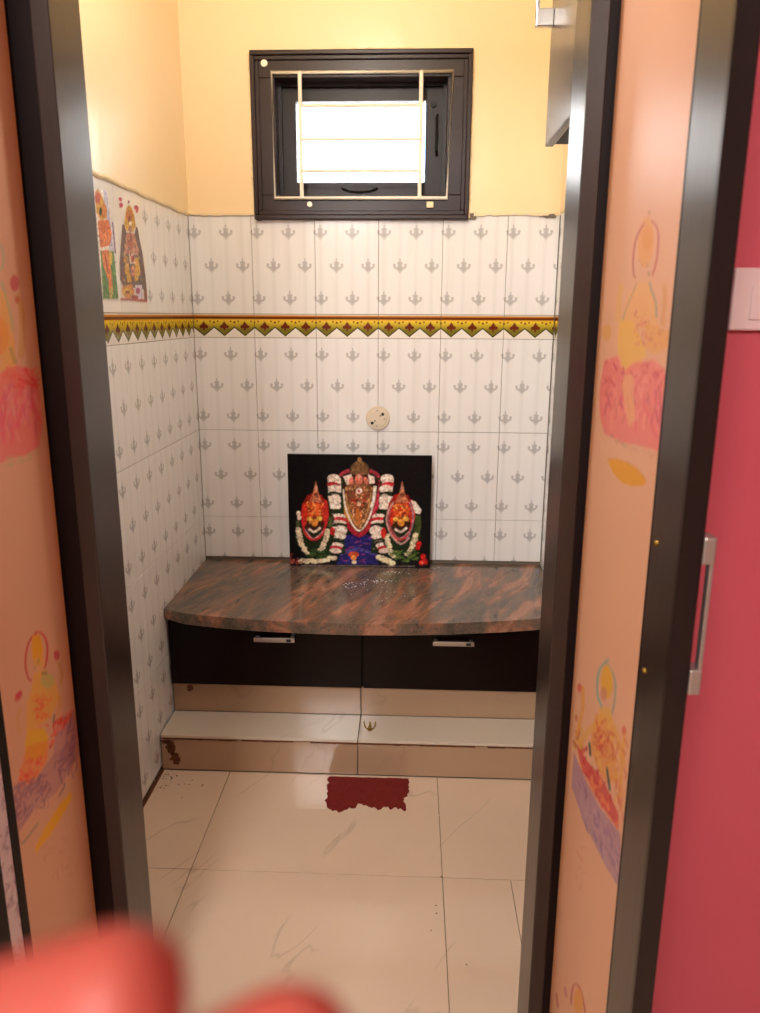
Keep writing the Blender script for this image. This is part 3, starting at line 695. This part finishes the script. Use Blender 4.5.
E_.poly((225,130,55),[(140,240),(185,250),(190,330),(195,420),(160,410),(125,330)],.7)
E_.scribble([(205,60,55),(220,90,50)],[(140,270),(170,280),(175,360),(140,350)],24,4,.8);E_.scribble([(220,150,60),(200,90,40)],[(80,230),(130,280),(125,330),(85,330)],14,6,.7,80)
E_.line((228,140,50),[(108,170),(108,230),(92,300)],8,.7);E_.line((225,140,50),[(215,290),(210,370),(200,460)],8,.7)
E_.poly((210,55,55),[(92,320),(125,370),(160,410),(200,500),(200,540),(150,470),(105,380)],.8);E_.scribble([(200,30,40),(235,120,70)],[(95,325),(160,410),(205,520),(195,545),(110,390)],40,5,.8)
E_.poly((165,110,125),[(85,340),(110,400),(150,480),(205,550),(205,690),(170,640),(110,520),(80,430)],.7);E_.scribble([(130,80,110),(190,130,130),(160,100,120)],[(88,360),(150,480),(205,560),(203,680),(115,520),(84,430)],50,4,.7,70,(20,50),.2)
E_.poly((228,150,60),[(150,225),(180,225),(186,262),(150,262)],.7);E_.line((228,145,55),[(150,262),(120,290),(96,320)],16,.6);E_.line((225,140,55),[(186,270),(205,330),(212,380)],14,.6)
E_.scribble([(225,110,40),(210,70,50),(235,160,70)],[(120,250),(195,250),(200,420),(150,400)],34,5,.6);E_.ell((215,70,60),100,175,6,12,a=.7);E_.ell((215,80,60),214,285,6,12,a=.7)
E_.scribble([(228,140,60),(210,90,50)],[(185,300),(215,300),(212,500),(195,480)],22,5,.6,85,(14,34))
E_.line((60,80,70),[(125,315),(128,350)],6,.8);E_.line((60,80,70),[(170,380),(178,440)],6,.8)
E_.scribble([(215,100,80)],[(95,580),(115,580),(115,680),(95,680)],8,3,.5)
E_.line((190,60,50),[(78,990),(82,950),(92,938),(105,960),(115,1013)],5,.8);E_.ell((225,130,40),97,985,12,38,a=.8);E_.line((190,90,90),[(62,945),(66,970)],6,.7);E_.line((190,80,60),[(40,960),(45,1000)],6,.7)
ART['leaf_right']=E_.sh
# ---------------- left leaf x=.19
G=Art();G.setm(canvas_map(0.000860901,-2.99349e-05,-1.63191,-0.000432922,-0.000176879,0.9035,-0.000338502,-4.95807e-06,1))
G.line((165,40,45),[(270,85),(220,140),(190,230),(185,340),(205,420),(230,440)],14,.85);G.line((170,45,50),[(275,85),(315,110),(340,180),(340,270),(320,350)],16,.85)
G.poly((200,125,20),[(235,110),(290,110),(312,200),(305,300),(270,330),(235,280),(228,190)],.85);G.ell((190,130,70),285,310,45,50,a=.6)
G.poly((190,130,40),[(245,380),(320,360),(400,430),(430,560),(400,640),(350,720),(280,770),(190,800),(195,600),(230,500)],.65)
G.ell((150,140,90),345,440,50,55,a=.6);G.line((80,80,70),[(300,385),(345,385)],16,.7);G.scribble([(120,110,70)],[(240,280),(290,280),(290,340),(250,340)],10,6,.5)
G.scribble([(190,60,50),(205,90,50)],[(240,560),(370,550),(340,770),(290,770)],50,10,.75,None,(14,40))
G.poly((200,135,25),[(200,790),(320,780),(350,850),(310,1013),(190,1013),(180,900)],.85)
G.line((165,50,65),[(115,560),(150,520)],26,.8);G.ell((165,40,60),135,550,22,45,25,.7);G.ell((165,40,50),410,255,22,38,0,.75)
G.line((170,110,50),[(425,310),(440,360),(450,400),(435,470)],24,.5);G.line((175,120,60),[(150,640),(125,720),(150,830)],22,.5);G.line((180,110,40),[(425,540),(430,620),(415,690)],26,.5)
G.poly((150,95,110),[(545,640),(560,720),(600,800),(600,900),(560,1013),(380,1013),(400,800),(440,700)],.55)
G.scribble([(110,70,100),(140,85,110)],[(500,660),(550,650),(590,900),(560,1013),(450,1000),(500,750)],36,9,.7,100,(60,160),.1)
G.scribble([(180,40,40),(205,90,70)],[(400,720),(500,670),(500,740),(400,830),(370,960),(340,920)],46,11,.7,-50,(20,60))
G.line((60,60,60),[(395,680),(385,740)],12,.7)
G.setm(canvas_map(0.00184051,-6.39975e-05,-1.62092,-0.000925538,-0.000378147,0.953286,-0.00072368,-1.05998e-05,1))
G.poly((200,100,40),[(90,560),(165,540),(160,610),(110,690),(60,680)],.6)
G.scribble([(190,50,40),(205,90,60)],[(60,650),(100,600),(160,600),(120,680),(60,700)],36,6,.75)
G.poly((150,95,105),[(45,690),(110,690),(170,600),(260,530),(262,600),(220,670),(190,720),(120,770),(60,860),(40,800)],.6)
G.scribble([(120,75,95),(160,110,115),(110,65,90)],[(45,690),(180,640),(255,560),(215,680),(120,770),(60,850)],80,5,.7,120,(20,55),.4)
G.line((110,90,80),[(60,860),(75,890),(130,820)],8,.5)
G.poly((200,130,25),[(240,715),(243,735),(220,780),(170,860),(120,925),(117,905),(150,840),(200,760)],.9)
G.scribble([(160,90,60)],[(120,880),(230,860),(270,1000),(170,1000)],16,4,.35)
G.setm(canvas_map(0.00169606,-5.89745e-05,-1.52349,-0.000852896,-0.000348467,1.39503,-0.000666881,-9.76786e-06,1))
G.ell((165,55,65),52,228,17,30,0,.7);G.line((165,110,50),[(60,270),(75,310),(82,400),(75,500)],22,.5);G.ell((165,45,40),62,290,9,12,0,.6)
G.line((80,95,90),[(38,460),(55,520)],14,.7);G.ell((195,70,45),-5,420,38,70,a=.6);G.poly((195,130,40),[(0,250),(30,270),(50,420),(60,540),(0,640)],.5)
G.line((130,140,120),[(-10,70),(10,110),(12,160),(-5,190)],9,.5);G.line((120,140,120),[(5,220),(35,330),(45,400)],9,.4)
G.poly((190,80,85),[(20,540),(60,525),(120,540),(145,620),(155,740),(140,820),(95,850),(50,860),(0,880),(-60,860),(-60,600)],.7)
G.scribble([(195,70,85),(210,110,105),(180,75,95)],[(-50,600),(125,580),(135,690),(-50,740)],80,9,.6,88,(50,110),.08)
G.scribble([(185,50,55),(195,80,70)],[(20,540),(120,540),(140,610),(30,630)],32,9,.7,None,(15,35))
G.scribble([(150,130,90)],[(0,860),(100,840),(130,850),(90,880),(0,900)],10,8,.45,-10)
ART['leaf_left']=G.sh

pc = thing('deity_picture', 'black backed picture of three garlanded deities leaning on the tiles', 'picture')
px0, px1, pz0, pz1 = .304, .777, FL-.829, FL-.445
bx('backing_board', BLACK, pc, px0, px1, -.059, -.047, pz0, pz1)
us, vs, img, al = raster(ART['picture'], px0, px1, pz0, pz1, .0017, .0017, np.array((.004, .004, .005)), 1.15, 1, .55)
art_mesh('print', us, vs, img, al, PICM, pc, lambda a, b: np.stack([a, a*0-.060, b], 1))
for key, name, label in (('sticker_seated', 'deity_sticker', 'cut-out sticker of a seated golden deity with flags on the left wall tiles'), ('sticker_standing', 'deity_sticker', 'cut-out sticker of a standing orange figure, nearer the door on the left wall')):
    P = np.concatenate([np.array(s[2]) for s in ART[key]]); a0, b0 = P.min(0)-.004; a1, b1 = P.max(0)+.004
    us, vs, img, al = raster(ART[key], a0, a1, b0, b1, .0017, .0014, np.array(srgb(236, 232, 226)), 1.0, 1, .35)
    o = art_mesh(name, us, vs, img, al, STKM, None, lambda a, b: np.stack([a*0+.0012, a, b], 1), lambda A_: A_ > .3); tag(o, label, 'sticker')
# ------------------------------------------------------------------ door leaves, opened into the hall
DB = np.array(srgb(234, 180, 146))
def leaf(name, x, s, ya, yb, yend, key, disp, th=.030):
    """x: painted face, s: +1 the leaf's body lies towards +x"""
    d = bpy.data.objects.new(name, None); COL.objects.link(d); tag(d, kind='structure')
    t = th*s; lo, hi = sorted((x+.0015*s, x+t))
    bx('core', DARK, d, lo, hi, yend, ya, .01, 2.07)
    us, vs, img, al = raster(ART[key], yb, ya, .012, 2.068, .0024, .0024, DB, DB/np.array(srgb(*disp)), 1.1)
    g = np.linspace(0, 1, len(us))[None, :, None]
    e = np.clip((g-.90)/.10, 0, 1); img[:] = img*(1-e*.5)+np.array(srgb(214, 140, 60))*e*.5
    art_mesh('painted_panel', us, vs, img, al, ARTM, d, lambda a, b: np.stack([a*0+x, a, b], 1))
    return d
ya = -1.4555
dr = leaf('door_2', .957, 1, ya, -1.757, -1.843, 'leaf_right', (226, 150, 112), .016)
bx('black_bead', DARK, dr, .9545, .960, -1.7645, -1.757, .01, 2.07)
bx('stile', WOOD, dr, .9535, .960, -1.842, -1.7645, .01, 2.07, bev=.001)
bx('closing_edge', CLOSE, dr, .9535, .9735, -1.846, -1.842, .01, 2.07)
bx('outer_face', LAMI, dr, .973, .9745, -1.845, ya, .01, 2.07)
bm = bmesh.new()
hz0, hz1, hy = .932, 1.088, -1.832
box(bm, .9745, .9865, hy-.014, hy+.006, hz1-.026, hz1, .002); box(bm, .9745, .9865, hy-.014, hy+.006, hz0, hz0+.026, .002); box(bm, .9825, .9865, hy-.012, hy-.002, hz0, hz1, .001)
obj('pull_handle', bm, ALU, dr)
for z in (FL-.22, FL-.357):
    bm = bmesh.new(); bmesh.ops.create_icosphere(bm, subdivisions=2, radius=.0032, matrix=Matrix.Translation((.9530, -1.784, z))); obj('screw', bm, BRASS, dr, True)
dl = leaf('door_1', .190, -1, ya, -1.655, -1.86, 'leaf_left', (178, 125, 106))
bx('black_bead', DARK, dl, .187, .1925, -1.672, -1.655, .01, 2.07)
bx('film_strip', FILM, dl, .187, .191, -1.700, -1.672, .01, 2.07)
bx('stile', DARK, dl, .187, .1915, -1.858, -1.700, .01, 2.07)
# ------------------------------------------------------------------ wall cabinet inside the shrine
wc = thing('wall_cabinet', 'dark brown wall cabinet hung high inside on the right wall', 'cabinet')
bx('shaded_underside', DARK, wc, 1.019, W-.004, -1.30, -.639, FL+.372, FL+.378)  # dark colour paints in the shade on the cabinet's underside
bx('carcass', CABW, wc, 1.019, W-.004, -1.30, -.639, FL+.378, FL+1.15)
dd = bx('cabinet_door', CABW, wc, 1.0, 1.018, -1.30, -.637, FL+.367, FL+1.15, bev=.0015)
bm = bmesh.new()
for z in (.60, 1.05): box(bm, .962, 1.0, -.668, -.652, FL+z, FL+z+.035, .002)
box(bm, .962, .969, -.667, -.653, FL+.60, FL+1.085, .001); obj('handle', bm, STEEL, dd)
# switch plate on the pink wall
sw = thing('switch_plate', 'pinkish white switch plate on the pink wall beside the open door', 'switch')
bx('plate', PPLAST, sw, 1.128, 1.29, YN-.012, YN, FL-.020, FL+.060, bev=.003)
bx('switch_module', PPLAST, sw, 1.151, 1.27, YN-.0145, YN-.012, FL-.006, FL+.038, bev=.001)
# ------------------------------------------------------------------ the hand in front of the lens
def hand():
    V = []; E = []; Rr = []
    def v(p, r, prev=None):
        V.append(CAM+R_*p[0]+U_*p[1]-B_*p[2]); Rr.append(r)
        if prev is not None: E.append((prev, len(V)-1))
        return len(V)-1
    wr = v((-.128, -.170, -.005), .024)
    palm = v((-.112, -.135, .028), .026, wr)
    def finger(k, pts, rs):
        p = k
        for a, r in zip(pts, rs): p = v(a, r, p)
    finger(palm, [(-.099, -.088, .050), (-.060, -.0650, .079), (-.038, -.0550, .080), (-.0200, -.0470, .076)], (.0125, .0092, .0084, .0074))
    finger(palm, [(-.095, -.107, .052), (-.045, -.0820, .086), (-.022, -.0665, .084), (-.0035, -.0530, .078)], (.0125, .0092, .0082, .0072))
    finger(palm, [(-.092, -.126, .050), (-.057, -.108, .090), (-.037, -.094, .089), (-.021, -.083, .083)], (.012, .0088, .008, .0070))
    finger(palm, [(-.090, -.143, .046), (-.063, -.127, .084), (-.050, -.117, .085), (-.038, -.109, .080)], (.011, .0078, .007, .0062))
    finger(wr, [(-.108, -.132, -.012), (-.088, -.104, -.030), (-.066, -.080, -.038), (-.048, -.064, -.040)], (.016, .012, .0105, .0085))
    finger(wr, [(-.16, -.235, -.06), (-.21, -.32, -.13), (-.25, -.39, -.19)], (.027, .036, .041))
    me = bpy.data.meshes.new('hand'); me.from_pydata([tuple(p) for p in V], E, []); o = bpy.data.objects.new('hand', me); COL.objects.link(o)
    s = o.modifiers.new('skin', 'SKIN'); s.use_smooth_shade = True
    sv = me.skin_vertices[0].data
    for i, r in enumerate(Rr): sv[i].radius = (r, r)
    sv[0].use_root = True
    sub = o.modifiers.new('sub', 'SUBSURF'); sub.levels = 2; sub.render_levels = 2
    me.materials.append(SKIN.m)
    dg = bpy.context.evaluated_depsgraph_get(); me2 = bpy.data.meshes.new_from_object(o.evaluated_get(dg)); me2.name = 'hand'
    o.modifiers.clear(); o.data = me2
    if not me2.materials: me2.materials.append(SKIN.m)
    for p in me2.polygons: p.use_smooth = True
    tag(o, 'blurred reddish hand whose two fingertips poke into the bottom left corner', 'hand')
    return o
hand()
